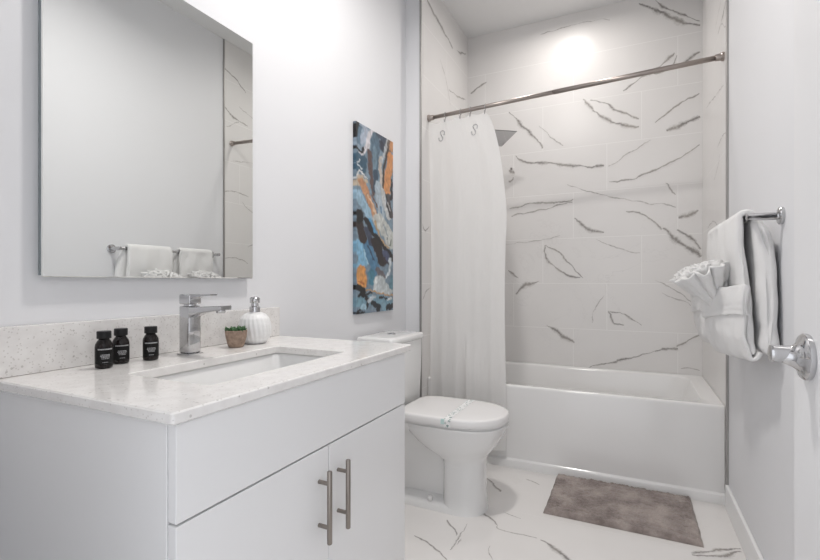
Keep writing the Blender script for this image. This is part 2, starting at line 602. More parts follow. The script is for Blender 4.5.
# ceiling downlights
for i, (x, y) in enumerate(LAMPS):
    t = thing('recessed_downlight', ['round recessed downlight in the ceiling above the bathtub', 'round recessed downlight in the ceiling in front of the vanity'][i],
              'ceiling light', (x, y, CEIL), 'recessed ceiling downlights')
    bm = B()
    rows = [[Vector((x + r * math.cos(a), y + r * math.sin(a), z)) for a in [2 * math.pi * k / 40 for k in range(40)]]
            for (r, z) in ((0.092, CEIL), (0.092, CEIL - 0.004), (0.076, CEIL - 0.006), (0.074, CEIL - 0.002))]
    loft(bm, rows, True, False, False)
    obj('trim_ring', bm, 'lamp_trim', t)
    obj('lens', lathe(B(), (x, y, CEIL - 0.003), [(0.074, 0), (0.074, 0.002)], seg=40), 'lamp_glow', t)

# ------------------------------------------------------------------ vanity
VY0, VY1, VXF = 0.507, 1.348, -0.667
VZ = 0.828
van = thing('vanity_cabinet', 'white slab-front bathroom vanity cabinet with two doors under the quartz worktop', 'cabinet', (-0.95, 0.93, 0))
bm = B()
box(bm, XL + 0.002, VXF - 0.0215, VY0, VY0 + 0.018, 0.0, VZ, 0.001, 1)
box(bm, XL + 0.002, VXF - 0.0215, VY1 - 0.018, VY1, 0.0, VZ, 0.001, 1)
box(bm, XL + 0.002, VXF - 0.0215, VY0 + 0.018, VY1 - 0.018, 0.09, 0.108)
box(bm, XL + 0.002, XL + 0.012, VY0 + 0.018, VY1 - 0.018, 0.108, VZ)
box(bm, VXF - 0.075, VXF - 0.06, VY0 + 0.018, VY1 - 0.018, 0.0, 0.09)
obj('carcass', bm, 'cabinet_white', van)
bm = B()
box(bm, VXF - 0.02, VXF, VY0 + 0.001, VY1 - 0.001, 0.662, VZ - 0.002, 0.0015)
obj('drawer_front', bm, 'cabinet_white', van)
VM = (VY0 + VY1) / 2
for (y0, y1, hy) in ((VY0 + 0.001, VM - 0.0013, VM - 0.040), (VM + 0.0013, VY1 - 0.001, VM + 0.038)):
    bm = B()
    box(bm, VXF - 0.02, VXF, y0, y1, 0.092, 0.658, 0.0015)
    d = obj('door', bm, 'cabinet_white', van)
    bm = B()
    hx = VXF + 0.031
    tube(bm, [(hx, hy, 0.443), (hx, hy, 0.445), (hx, hy, 0.612), (hx, hy, 0.614)], [0.0052, 0.0062, 0.0062, 0.0052], 16)
    for z in (0.481, 0.584):
        tube(bm, [(VXF - 0.001, hy, z), (hx, hy, z)], 0.0048, 12)
    hd = sharp(obj('handle', bm, 'brushed_nickel', d))
    hd['label'] = 'brushed nickel bar handle'

# worktop with a sink cut-out and an upstand
CT, CB = 0.850, 0.829
cxm, cym = (XL + 0.002 - 0.653) / 2, (0.493 + 1.378) / 2
chx, chy = (-0.659 - XL - 0.002) / 2, (1.378 - 0.493) / 2
SX0, SX1, SY0, SY1 = -1.030, -0.765, 0.658, 1.150
sxm, sym, shx, shy = (SX0 + SX1) / 2, (SY0 + SY1) / 2, (SX1 - SX0) / 2, (SY1 - SY0) / 2
top = thing('countertop', 'speckled pale quartz worktop with sink cut-out on the white vanity', 'countertop', (cxm, cym, CB))
bm = B()
e = 0.003
L = [rrect(sxm, sym, shx, shy, 0.014, CB), rrect(cxm, cym, chx - e, chy - e, 0.004, CB), rrect(cxm, cym, chx, chy, 0.006, CB + e),
     rrect(cxm, cym, chx, chy, 0.006, CT - e), rrect(cxm, cym, chx - e, chy - e, 0.004, CT), rrect(sxm, sym, shx + 0.002, shy + 0.002, 0.014, CT),
     rrect(sxm, sym, shx, shy, 0.014, CT - 0.002), rrect(sxm, sym, shx, shy, 0.014, CB)]
loft(bm, L, True, False, False)
sharp(obj('slab', bm, 'quartz', top), 30)
bm = B()
box(bm, XL + 0.002, XL + 0.021, 0.495, 1.376, CT + 0.0005, 0.960, 0.0015)
tag(obj('backsplash', bm, 'quartz'), 'low speckled quartz upstand along the wall behind the faucet', 'backsplash')

snk = thing('sink', 'white rectangular undermount sink set in the quartz worktop', 'sink', (sxm, sym, 0.70))
bm = B()
d = 0.008
L = [rrect(sxm, sym, shx + 0.022, shy + 0.022, 0.03, CB - 0.001), rrect(sxm, sym, shx + d, shy + d, 0.03, CB - 0.001), rrect(sxm, sym, shx + d - 0.004, shy + d - 0.004, 0.032, CB - 0.008),
     rrect(sxm, sym, shx - 0.006, shy - 0.006, 0.04, 0.755), rrect(sxm, sym, shx - 0.018, shy - 0.018, 0.045, 0.722),
     rrect(sxm, sym, shx - 0.045, shy - 0.045, 0.05, 0.710), rrect(sxm, sym, 0.03, 0.03, 0.029, 0.702)]
loft(bm, L, True, False, True)
for v in bm.verts:
    pass
L = [rrect(sxm, sym, shx + 0.022, shy + 0.022, 0.03, CB - 0.001), rrect(sxm, sym, shx + 0.020, shy + 0.020, 0.03, CB - 0.02), rrect(sxm, sym, shx + 0.012, shy + 0.012, 0.04, 0.74),
     rrect(sxm, sym, shx - 0.02, shy - 0.02, 0.05, 0.69)]
loft(bm, L, True, False, True)
obj('basin', bm, 'ceramic', snk)
obj('drain', lathe(B(), (sxm, sym, 0.7025), [(0.024, 0), (0.024, 0.002), (0.019, 0.004), (0.012, 0.0035)], seg=24), 'chrome', snk)

# faucet
FX, FY = -1.1425, 0.9155
fa = thing('faucet', 'square-bodied chrome single-lever faucet behind the sink', 'faucet', (FX, FY, CT))
bm = B()
box(bm, FX - 0.0245, FX + 0.0245, FY - 0.0245, FY + 0.0245, CT, CT + 0.004, 0.001)
box(bm, FX - 0.021, FX + 0.021, FY - 0.021, FY + 0.021, CT + 0.004, CT + 0.139, 0.005, 3)
obj('body', bm, 'chrome', fa, True)
bm = B()
L = []
for (x, zb, zt, hy) in ((FX + 0.015, 0.952, 0.987, 0.0205), (FX + 0.03, 0.962, 0.987, 0.020), (FX + 0.05, 0.968, 0.988, 0.0195), (FX + 0.09, 0.974, 0.990, 0.019), (FX + 0.143, 0.981, 0.992, 0.018)):
    L.append([Vector((x, FY + sy * hy, z)) for (sy, z) in ((-1, zb + 0.002), (-0.9, zb), (0.9, zb), (1, zb + 0.002), (1, zt - 0.002), (0.9, zt), (-0.9, zt), (-1, zt - 0.002))])
loft(bm, L)
sharp(obj('spout', bm, 'chrome', fa), 30)
obj('aerator', lathe(B(), (FX + 0.122, FY, 0.971), [(0.010, 0), (0.0125, 0.002), (0.0125, 0.014)], seg=20), 'chrome', fa)
bm = B()
box(bm, FX - 0.021, FX + 0.022, FY - 0.021, FY + 0.021, CT + 0.1435, CT + 0.172, 0.004, 3)
tube(bm, [(FX, FY, CT + 0.136), (FX, FY, CT + 0.146)], 0.017, 24)
L = []
for (x, zb, zt, hy) in ((FX + 0.01, 1.004, 1.0215, 0.019), (FX + 0.03, 1.014, 1.0215, 0.0175), (FX + 0.07, 1.0175, 1.0225, 0.014), (FX + 0.095, 1.0195, 1.0235, 0.012)):
    L.append([Vector((x, FY + sy * hy, z)) for (sy, z) in ((-1, zb), (1, zb), (1, zt), (-1, zt))])
loft(bm, L)
sharp(obj('lever', bm, 'chrome', fa, True), 30)


# ------------------------------------------------------------------ things on the worktop
def bottle(x, y, ang, label):
    t = thing('toiletry_bottle', label, 'bottle', (x, y, CT), 'small black toiletry bottles on the worktop')
    prof = [(0.0135, 0), (0.0178, 0.002), (0.0190, 0.007), (0.0190, 0.052), (0.0180, 0.058), (0.0145, 0.065), (0.0115, 0.069), (0.0110, 0.072)]
    obj('body', lathe(B(), (x, y, CT), prof, seg=32), 'bottle_dark', t)
    sharp(obj('cap', lathe(B(), (x, y, CT + 0.0715), [(0.0145, 0), (0.0152, 0.001), (0.0152, 0.016), (0.0142, 0.0178)], seg=32, fn=lambda a, h: 1 + 0.012 * math.cos(a * 30)), 'bottle_cap', t))
    # wrap-round label with lines of small light print
    bm = B()

    def patch(a0, a1, z0, z1, r, mi):
        k = max(2, int((a1 - a0) / 0.12))
        lo = [Vector((x + r * math.cos(a0 + (a1 - a0) * i / k), y + r * math.sin(a0 + (a1 - a0) * i / k), CT + z0)) for i in range(k + 1)]
        hi = [p + Vector((0, 0, z1 - z0)) for p in lo]
        loft(bm, [lo, hi], False, False, False, mi)
    patch(ang - 1.25, ang + 1.25, 0.012, 0.050, 0.01915, 0)
    rnd = random.Random(int(abs(x) * 1e4))
    for (z, hh, a, gap) in ((0.0455, 0.0028, 0.85, 0.0), (0.033, 0.0018, 0.5, 0.3), (0.030, 0.0018, 0.55, 0.3), (0.027, 0.0018, 0.45, 0.3), (0.024, 0.0014, 0.4, 0.2), (0.0155, 0.0012, 0.3, 0.2)):
        q = -a
        while q < a:
            s = rnd.uniform(0.09, 0.22)
            patch(ang + q, ang + min(q + s, a), z, z + hh, 0.0193, 1)
            q += s + (0.02 if gap == 0 else rnd.uniform(0.03, 0.06))
    obj('label_wrap', bm, ['bottle_label', 'bottle_print'], t)


bottle(-1.146, 0.678, R(-22), 'small black toiletry bottle nearest the worktop edge, leftmost of three')
bottle(-1.172, 0.735, R(-22), 'small black toiletry bottle half hidden behind the leftmost one')
bottle(-1.152, 0.802, R(-30), 'small black toiletry bottle standing apart, closest to the faucet')

px, py = -1.132, 1.076
t = thing('potted_succulent', 'tiny green succulent in a brown clay pot beside the faucet', 'plant', (px, py, CT))
bm = B()
lathe(bm, (px, py, CT), [(0.020, 0), (0.0225, 0.002), (0.0265, 0.012), (0.0315, 0.032), (0.0335, 0.050), (0.0335, 0.054), (0.030, 0.054), (0.029, 0.047)], seg=32,
      fn=lambda a, h: 1 + 0.012 * math.sin(a * 9 + h * 60))
obj('pot', bm, 'pot_clay', t)
obj('soil', lathe(B(), (px, py, CT + 0.0455), [(0.0285, 0), (0.0285, 0.002), (0.02, 0.004)], seg=20), 'soil', t)
bm = B()
rnd = random.Random(3)
for k in range(70):
    a = rnd.uniform(0, 6.28)
    rr = 0.023 * math.sqrt(rnd.random())
    cx, cy = px + rr * math.cos(a), py + rr * math.sin(a)
    el = rnd.uniform(0.25, 1.2)
    d = Vector((math.cos(a) * math.cos(el), math.sin(a) * math.cos(el), math.sin(el)))
    p0 = Vector((cx, cy, CT + 0.050))
    ln = rnd.uniform(0.011, 0.018)
    tube(bm, [p0, p0 + d * ln * 0.4, p0 + d * ln * 0.75, p0 + d * ln + Vector((0, 0, 0.002))], [0.002, 0.0042, 0.0036, 0.0006], 6)
obj('leaves', bm, 'leaf', t)

sx, sy = -1.148, 1.173
t = thing('soap_dispenser', 'round white swirl-ribbed soap dispenser with chrome pump', 'soap dispenser', (sx, sy, CT))
prof = [(0.030, 0), (0.036, 0.002), (0.046, 0.014), (0.0525, 0.032), (0.054, 0.048), (0.0525, 0.066), (0.047, 0.084), (0.036, 0.098), (0.022, 0.104), (0.0145, 0.1055)]
prof2 = []
for (r0, h0), (r1, h1) in zip(prof, prof[1:]):
    for q in range(4):
        prof2.append((r0 + (r1 - r0) * q / 4, h0 + (h1 - h0) * q / 4))
prof2.append(prof[-1])
obj('bottle', lathe(B(), (sx, sy, CT), prof2, seg=220, fn=lambda a, h: 1 + 0.017 * math.sin(a * 22 + h * 55) * min(1, max(0, (0.103 - h) / 0.03)) * min(1, h / 0.01)), 'dispenser_white', t)
bm = B()
lathe(bm, (sx, sy, CT + 0.105), [(0.0165, 0), (0.0175, 0.001), (0.0175, 0.018), (0.013, 0.020), (0.0115, 0.030), (0.0155, 0.031), (0.0165, 0.033), (0.0165, 0.047), (0.014, 0.050), (0.006, 0.052)], seg=28)
spout_ = B()
box(spout_, 0, 0.034, -0.005, 0.005, CT + 0.141, CT + 0.150, 0.002)
spout_.transform(Matrix.Translation((sx, sy, 0)) @ Matrix.Rotation(R(-46), 4, 'Z'))
tmp = bpy.data.meshes.new('spout')
spout_.to_mesh(tmp)
bm.from_mesh(tmp)
spout_.free()
bpy.data.meshes.remove(tmp)
p = sharp(obj('pump', bm, 'chrome', t), 30)
p['label'] = 'chrome pump head'

# ------------------------------------------------------------------ mirror and painting on the left wall
MY0, MY1, MZ0, MZ1 = 0.5815, 1.233, 1.0695, 1.908
MXF = -1.215
t = thing('wall_mirror', 'frameless rectangular mirror hung above the vanity', 'mirror', (XL, (MY0 + MY1) / 2, MZ0))
bm = B()
box(bm, XL + 0.001, MXF - 0.006, MY0 + 0.004, MY1 - 0.004, MZ0 + 0.004, MZ1 - 0.004)
obj('backing', bm, 'mirror_edge', t)
bm = B()
box(bm, MXF - 0.0058, MXF, MY0, MY1, MZ0, MZ1, 0.002, 1)
obj('glass', bm, 'mirror_glass', t, False)

PY0, PY1, PZ0, PZ1 = 1.924, 2.314, 0.895, 1.850
PXF = -1.221


def lin(c):
    return tuple((v / 12.92 if v <= 0.04045 else ((v + 0.055) / 1.055) ** 2.4) for v in (q / 255 for q in c))


STROKES = [  # half width, colour, path across the canvas
    (4.9,(155,172,188),[(2.6,0.2),(11.8,0.4),(7.2,10.7),(3.5,21.2)]),
    (2.7,(180,190,205),[(7.2,-2.0),(10.9,6.3),(5.4,16.9)]),
    (1.8,(110,135,155),[(3.5,2.4),(1.7,13.0),(2.6,19.8)]),
    (1.3,(20,22,28),[(1.2,-1.0),(0.0,7.5),(-0.3,15.7)]),
    (4.2,(95,120,138),[(21.0,-2.2),(19.2,9.9),(18.3,24.3),(19.2,38.9),(18.3,44.9)]),
    (2.0,(125,150,165),[(18.3,17.8),(19.2,28.6),(17.3,42.4)]),
    (1.6,(225,222,226),[(18.7,-2.0),(16.0,2.1),(11.8,11.4),(10.9,20.0),(8.1,27.5),(3.5,30.6)]),
    (1.1,(20,20,26),[(0.0,25.3),(3.5,27.5),(6.7,27.6),(7.2,23.3)]),
    (4.9,(78,88,106),[(25.6,-0.7),(32.1,1.9),(28.4,12.3)]),
    (2.7,(56,62,80),[(26.5,8.4),(28.8,14.1)]),
    (2.9,(120,105,95),[(36.7,-0.5),(34.8,10.3),(33.0,19.9)]),
    (1.8,(215,160,115),[(39.0,1.3),(37.6,10.9)]),
    (1.3,(70,62,62),[(33.9,11.7),(30.2,26.0),(28.8,35.3),(28.4,47.0),(29.8,60.0)]),
    (3.3,(222,160,108),[(36.7,17.3),(35.7,32.5),(33.9,39.1),(33.4,48.1),(33.0,59.0)]),
    (1.6,(205,195,185),[(25.6,23.1),(23.8,37.2),(25.2,42.4),(25.6,48.0),(26.5,55.3)]),
    (1.0,(190,194,198),[(34.5,-2.3),(32.1,8.7),(28.4,19.1),(25.6,28.9)]),
    (4.9,(62,100,122),[(1.7,35.3),(6.3,35.4),(4.4,44.1)]),
    (0.7,(228,232,234),[(0.8,38.7),(3.5,37.1)]),
    (0.6,(220,228,232),[(1.2,41.7),(5.4,43.8)]),
    (1.8,(105,85,82),[(13.2,22.7),(13.7,31.7),(14.1,40.8),(14.6,46.2),(15.5,55.1),(17.3,65.7)]),
    (2.2,(200,185,165),[(1.7,61.1),(4.4,54.0),(9.1,56.2)]),
    (0.7,(230,230,228),[(0.3,55.3),(2.6,50.1),(3.7,46.2)]),
    (0.5,(226,228,228),[(4.4,45.9),(6.3,50.7),(10.0,52.3)]),
    (2.1,(62,84,104),[(19.2,41.7),(19.6,51.0),(18.7,62.5)]),
    (3.6,(184,197,207),[(22.9,54.6),(22.9,66.0),(25.6,76.6),(26.5,87.8)]),
    (2.9,(205,155,118),[(5.4,57.3),(9.1,65.3),(13.7,75.9),(17.3,84.3),(20.1,91.2)]),
    (0.7,(226,200,175),[(11.8,69.1),(16.4,77.1),(21.0,89.1)]),
    (0.8,(120,90,75),[(15.5,68.1),(20.1,74.3),(21.0,77.8)]),
    (3.6,(165,195,214),[(2.6,69.8),(5.4,78.0),(10.9,85.8),(13.2,90.8)]),
    (2.1,(212,214,214),[(27.5,58.8),(29.3,71.8),(33.0,80.5),(35.7,87.6)]),
    (2.7,(88,80,82),[(33.9,63.6),(35.7,75.8),(38.5,85.0)]),
    (1.1,(44,38,42),[(38.7,42.2),(38.7,54.1),(38.0,65.3)]),
    (0.6,(200,200,200),[(33.9,69.5),(36.7,77.5)]),
    (0.5,(40,40,46),[(31.6,64.3),(33.9,75.3),(36.7,83.5)]),
    (0.8,(105,140,170),[(25.2,76.7),(26.4,83.1)]),
    (6.2,(208,210,206),[(23.8,92.3),(30.2,100.5),(35.7,107.3),(38.5,114.8)]),
    (0.7,(165,175,180),[(28.4,95.1),(33.9,105.7)]),
    (0.6,(90,100,95),[(32.1,108.9),(33.0,111.7)]),
    (0.9,(130,140,130),[(37.6,112.0),(36.7,117.0)]),
    (4.0,(140,188,216),[(2.6,121.5),(5.4,130.2),(7.2,137.2),(4.4,142.8)]),
    (4.5,(96,142,174),[(10.9,120.5),(14.6,132.1),(20.1,141.9),(16.4,149.5)]),
    (0.9,(60,84,108),[(11.8,122.2),(17.3,134.6)]),
    (0.6,(180,212,228),[(7.2,126.4),(11.8,138.7)]),
    (3.6,(60,46,44),[(3.5,99.9),(4.9,107.8),(6.7,115.6)]),
    (3.3,(18,16,18),[(3.5,90.1),(4.4,94.4),(3.5,97.2)]),
    (2.7,(70,78,100),[(10.9,104.1),(13.7,113.7),(16.4,119.8)]),
    (1.8,(100,165,205),[(13.2,93.5),(16.4,100.3),(19.6,106.3)]),
    (4.7,(46,35,35),[(20.1,116.5),(23.8,126.4),(28.4,136.5)]),
    (2.0,(26,22,26),[(10.4,95.0),(16.4,106.8),(23.8,113.1),(30.2,120.9),(36.7,126.9),(39.0,134.6)]),
    (0.7,(196,168,130),[(19.2,94.2),(23.8,107.5),(29.3,117.1),(35.7,120.6)]),
    (2.7,(85,92,122),[(31.1,126.6),(33.9,134.1)]),
    (1.3,(60,48,56),[(30.2,132.5),(33.9,139.0)]),
    (1.2,(220,228,232),[(36.2,131.9),(36.7,139.8),(33.9,149.8),(29.3,153.8)]),
    (4.0,(226,165,100),[(5.4,146.4),(5.8,153.6),(6.3,160.8)]),
    (0.9,(190,120,70),[(3.5,157.2),(8.1,159.8)]),
    (3.1,(84,140,160),[(15.5,148.6),(15.5,157.9)]),
    (3.1,(120,115,120),[(22.9,145.5),(27.5,151.9)]),
    (5.8,(205,212,214),[(23.8,157.8),(25.6,164.4),(33.0,167.4)]),
    (1.2,(228,232,232),[(21.0,154.0),(18.7,164.4)]),
    (2.2,(110,150,165),[(39.0,152.5),(38.0,164.4)]),
    (4.9,(130,165,182),[(1.7,177.7),(21.0,177.6),(39.4,182.4)]),
    (2.7,(20,18,22),[(1.7,163.5),(7.2,167.1),(5.4,173.4)]),
    (1.2,(20,20,26),[(8.1,171.6),(14.6,169.0)]),
    (0.8,(205,165,115),[(10.9,165.3),(18.3,166.7),(25.6,171.1),(33.0,173.2),(39.4,173.6)]),
    (1.2,(24,26,32),[(0.8,189.2),(10.9,184.5),(11.8,180.0),(10.0,172.6)]),
    (0.8,(26,26,30),[(23.8,174.8),(32.1,176.6)]),
    (2.7,(130,168,184),[(3.5,178.7),(6.3,176.1)]),
    (2.2,(172,202,216),[(7.2,186.1),(8.1,183.4)]),
    (1.8,(205,215,222),[(13.2,179.1),(17.3,173.7)]),
    (2.0,(28,36,46),[(16.4,181.1),(22.9,183.8),(21.9,189.9)]),
    (1.8,(140,150,165),[(15.5,188.5),(19.2,189.7)]),
    (2.7,(38,38,42),[(33.0,186.9),(39.4,185.4)]),
    (1.8,(150,182,198),[(27.5,180.7),(29.3,188.6)]),
    (1.1,(225,228,228),[(33.9,178.6),(37.6,177.3)]),
    (0.9,(20,22,26),[(1.7,190.6),(8.1,190.8)]),
]
STROKES = [(w, lin(c), p) for (w, c, p) in STROKES]


def seg_dist(x, y, p):
    best = 1e9
    for (ax, ay), (bx, by) in zip(p, p[1:]):
        dx, dy = bx - ax, by - ay
        t_ = min(1, max(0, ((x - ax) * dx + (y - ay) * dy) / (dx * dx + dy * dy + 1e-9)))
        best = min(best, math.hypot(x - ax - t_ * dx, y - ay - t_ * dy))
    return best


def art(u, s_):
    """poured-paint picture: overlapping strokes with wandering edges"""
    x, y = u * 40, s_ * 190
    n1 = noise.noise_vector(Vector((x * 0.09, y * 0.06, 0)))
    n2 = noise.noise_vector(Vector((x * 0.25 + n1.x, y * 0.16 + n1.y, 4)))
    n3 = noise.noise_vector(Vector((x * 0.8 + n2.x, y * 0.30 + n2.y, 9)))
    xx = x + 1.0 * n1.x + 1.0 * n2.x + 0.8 * n3.x
    yy = y + 1.6 * n1.y + 2.0 * n2.y + 1.2 * n3.y
    c = list(lin((135, 155, 170)))
    for (w, col, p) in STROKES:
        k = min(1, max(0, (w * 1.15 + 0.3 - seg_dist(xx, yy, p)) / (0.6 + 0.14 * w)))
        if k > 0:
            k = k * k * (3 - 2 * k)
            c = [q + (p_ - q) * k for q, p_ in zip(c, col)]
    g = 1 + 0.32 * n3.z + 0.12 * n2.z
    return tuple(min(1, 0.86 * (q * g) ** 1.10) for q in c) + (1,)


bm = B()
NU, NV = 76, 200
colr = bm.verts.layers.float_color.new('Col')
rows = []
for j in range(NV + 1):
    row = []
    for i in range(NU + 1):
        u, s_ = i / NU, j / NV
        v = bm.verts.new((PXF, PY0 + (PY1 - PY0) * u, PZ1 - (PZ1 - PZ0) * s_))
        v[colr] = art(u, s_)
        row.append(v)
    rows.append(row)
for a, b in zip(rows, rows[1:]):
    for i in range(NU):
        bm.faces.new((a[i], a[i + 1], b[i + 1], b[i]))
ring = [rows[0][i] for i in range(NU)] + [rows[j][NU] for j in range(NV)] + [rows[NV][i] for i in range(NU, 0, -1)] + [rows[j][0] for j in range(NV, 0, -1)]
back = []
for v in ring:
    q = bm.verts.new((XL + 0.001, v.co.y, v.co.z))
    q[colr] = tuple(k * 0.9 for k in v[colr][:3]) + (1,)
    back.append(q)
for i in range(len(ring)):
    j = (i + 1) % len(ring)
    bm.faces.new((ring[i], ring[j], back[j], back[i]))
bm.faces.new(back)
o = obj('wall_painting', bm, 'canvas_paint')
tag(o, 'tall narrow abstract canvas in blue, white, black and tan on the left wall', 'painting')

# ------------------------------------------------------------------ toilet
TY = 2.068
toi = thing('toilet', 'white two-piece toilet with closed lid between vanity and bathtub', 'toilet', (-0.87, TY, 0))


def dsec(xb, xf, b, z, n=40, pw=2.3, pb=3.2):
    """plan outline: round nose at xf, squarer back at xb"""
    xm = xf - min(b * 1.25, (xf - xb) * 0.62)
    p = []
    for k in range(n):
        a = 2 * math.pi * k / n
        ca, sa = math.cos(a), math.sin(a)
        e_ = pw if ca > 0 else pb
        x = (xf - xm if ca > 0 else xm - xb) * math.copysign(abs(ca) ** (2 / e_), ca)
        y = b * math.copysign(abs(sa) ** (2 / e_), sa)
        p.append(Vector((xm + x, TY + y, z)))
    return p


bm = B()
# pedestal column swelling into the bowl
SEC = [(-0.800, -0.598, 0.114, 0.0), (-0.800, -0.600, 0.112, 0.012), (-0.795, -0.604, 0.106, 0.05), (-0.793, -0.606, 0.104, 0.215), (-0.800, -0.604, 0.106, 0.238), (-0.835, -0.592, 0.122, 0.262),
       (-0.885, -0.568, 0.145, 0.290), (-0.925, -0.547, 0.160, 0.318), (-0.960, -0.529, 0.171, 0.348), (-0.985, -0.515, 0.178, 0.375), (-0.995, -0.507, 0.182, 0.395), (-0.995, -0.506, 0.183, 0.404), (-0.99, -0.510, 0.178, 0.408)]
loft(bm, [dsec(*s_) for s_ in SEC])
# trapway body behind the pedestal, up to the tank shelf
SEC = [(-1.12, -0.70, 0.062, 0.0), (-1.12, -0.70, 0.052, 0.15), (-1.16, -0.70, 0.058, 0.26), (-1.19, -0.72, 0.10, 0.34), (-1.205, -0.75, 0.15, 0.375), (-1.205, -0.75, 0.155, 0.403)]
loft(bm, [dsec(*s_, pb=5) for s_ in SEC])
# foot plate, its top sloping up towards the trapway
SEC = [(-1.16, -0.610, 0.112, 0.0), (-1.16, -0.612, 0.111, 0.022), (-1.158, -0.615, 0.106, 0.030), (-1.15, -0.63, 0.07, 0.055)]
loft(bm, [dsec(*s_, pb=5) for s_ in SEC])
sharp(obj('bowl', bm, 'ceramic', toi), 50)
for s_ in (-1, 1):
    obj('bolt_cap', lathe(B(), (-0.845, TY + s_ * 0.096, 0.038), [(0.012, 0), (0.012, 0.016), (0.009, 0.022), (0.004, 0.024)], seg=16), 'seat_plastic', toi)
bm = B()
SEC = [(-1.0, -0.516, 0.172, 0.4085), (-1.0, -0.513, 0.175, 0.4095), (-1.0, -0.513, 0.175, 0.4145), (-1.0, -0.518, 0.170, 0.4155)]
loft(bm, [dsec(*s_, pb=6) for s_ in SEC])
sharp(obj('seat', bm, 'seat_plastic', toi), 50)
bm = B()
SEC = [(-0.992, -0.511, 0.177, 0.4165), (-0.996, -0.505, 0.183, 0.418), (-0.998, -0.503, 0.185, 0.422), (-0.997, -0.504, 0.184, 0.446), (-0.994, -0.5065, 0.181, 0.4515), (-0.988, -0.512, 0.176, 0.4545),
       (-0.975, -0.525, 0.163, 0.4557), (-0.90, -0.60, 0.09, 0.4570)]
loft(bm, [dsec(*s_, pb=6) for s_ in SEC])
sharp(obj('lid', bm, 'seat_plastic', toi), 32)
for s_ in (-1, 1):
    obj('hinge', tube(B(), [(-1.003, TY + s_ * 0.075 - 0.02, 0.425), (-1.003, TY + s_ * 0.075 + 0.02, 0.425)], 0.012, 14), 'seat_plastic', toi)
TK0, TK1, TKX0, TKX1 = 1.905, 2.260, -1.213, -1.002
bm = B()
cx_, hx_ = (TKX0 + TKX1) / 2, (TKX1 - TKX0) / 2
cy_, hy_ = (TK0 + TK1) / 2, (TK1 - TK0) / 2
L = [rrect(cx_, cy_, hx_ - 0.02, hy_ - 0.018, 0.025, 0.4035), rrect(cx_, cy_, hx_ - 0.014, hy_ - 0.010, 0.028, 0.412), rrect(cx_, cy_, hx_ - 0.006, hy_ - 0.006, 0.03, 0.60), rrect(cx_, cy_, hx_ - 0.004, hy_ - 0.005, 0.03, 0.7545)]
loft(bm, L)
sharp(obj('tank', bm, 'ceramic', toi), 50)
bm = B()
L = [rrect(cx_, cy_, hx_, hy_, 0.03, 0.7555), rrect(cx_, cy_, hx_ + 0.004, hy_ + 0.004, 0.032, 0.759), rrect(cx_, cy_, hx_ + 0.004, hy_ + 0.004, 0.032, 0.780), rrect(cx_, cy_, hx_ - 0.001, hy_ - 0.001, 0.03, 0.786),
     rrect(cx_, cy_, hx_ - 0.03, hy_ - 0.03, 0.03, 0.7885)]
loft(bm, L)
sharp(obj('tank_lid', bm, 'ceramic', toi), 50)
fb = sharp(obj('flush_button', lathe(B(), (cx_, cy_, 0.7885), [(0.022, 0), (0.022, 0.003), (0.018, 0.0045)], seg=24), 'chrome', toi))
fb['label'] = 'round chrome flush button'

# paper band across the closed lid
bm = B()
bx0, bx1 = -0.742, -0.711


def lid_z(y):
    q = abs(y - TY)
    return 0.4575 if q < 0.13 else (0.4575 - 0.0012 * (q - 0.13) / 0.033 if q < 0.163 else 0.4563 - 0.0020 * ((q - 0.163) / 0.014) ** 2)


ys = [TY - 0.178 + 0.356 * i / 24 for i in range(25)]
path = [(TY - 0.1863, 0.4185), (TY - 0.1863, 0.440), (TY - 0.1855, 0.4465), (TY - 0.1822, 0.4522)] + [(y, lid_z(y)) for y in ys] + [(TY + 0.1822, 0.4522), (TY + 0.1855, 0.4465), (TY + 0.1863, 0.440), (TY + 0.1863, 0.4185)]
lo = [Vector((bx0, y, z)) for y, z in path]
hi = [Vector((bx1, y, z)) for y, z in path]
loft(bm, [lo, hi], False, False, False)
pb = obj('paper_band', bm, 'paper_print', origin=(-0.7265, TY, 0.4575))
tag(pb, 'printed white paper hygiene band across the closed toilet lid', 'paper band')
bm = B()
lo = [Vector((bx0 - 0.014, y, z)) + o_ for (y, z), o_ in zip([(TY - 0.1866, 0.430), (TY - 0.1860, 0.4466), (TY - 0.1826, 0.4526)], [Vector()] * 3)]
hi = [p + Vector((0.017, 0, 0)) for p in lo]
loft(bm, [lo, hi], False, False, False)
sk = obj('sticker', bm, 'paper_teal', pb)
sk['label'] = 'pale teal sticker at the near end of the band'

# ------------------------------------------------------------------ bathtub
TX0, TX1, TYF, TYB, TZ = XA + 0.002, XR - 0.008, 2.612, YB - 0.003, 0.465
bm = B()
cx_, hx_ = (TX0 + TX1) / 2, (TX1 - TX0) / 2
cy_, hy_ = (TYF + TYB) / 2, (TYB - TYF) / 2
ix0, ix1, iy0, iy1 = TX0 + 0.10, TX1 - 0.085, TYF + 0.062, TYB - 0.045


def rr2(x0, x1, y0, y1, r, z):
    return rrect((x0 + x1) / 2, (y0 + y1) / 2, (x1 - x0) / 2, (y1 - y0) / 2, r, z, 8)


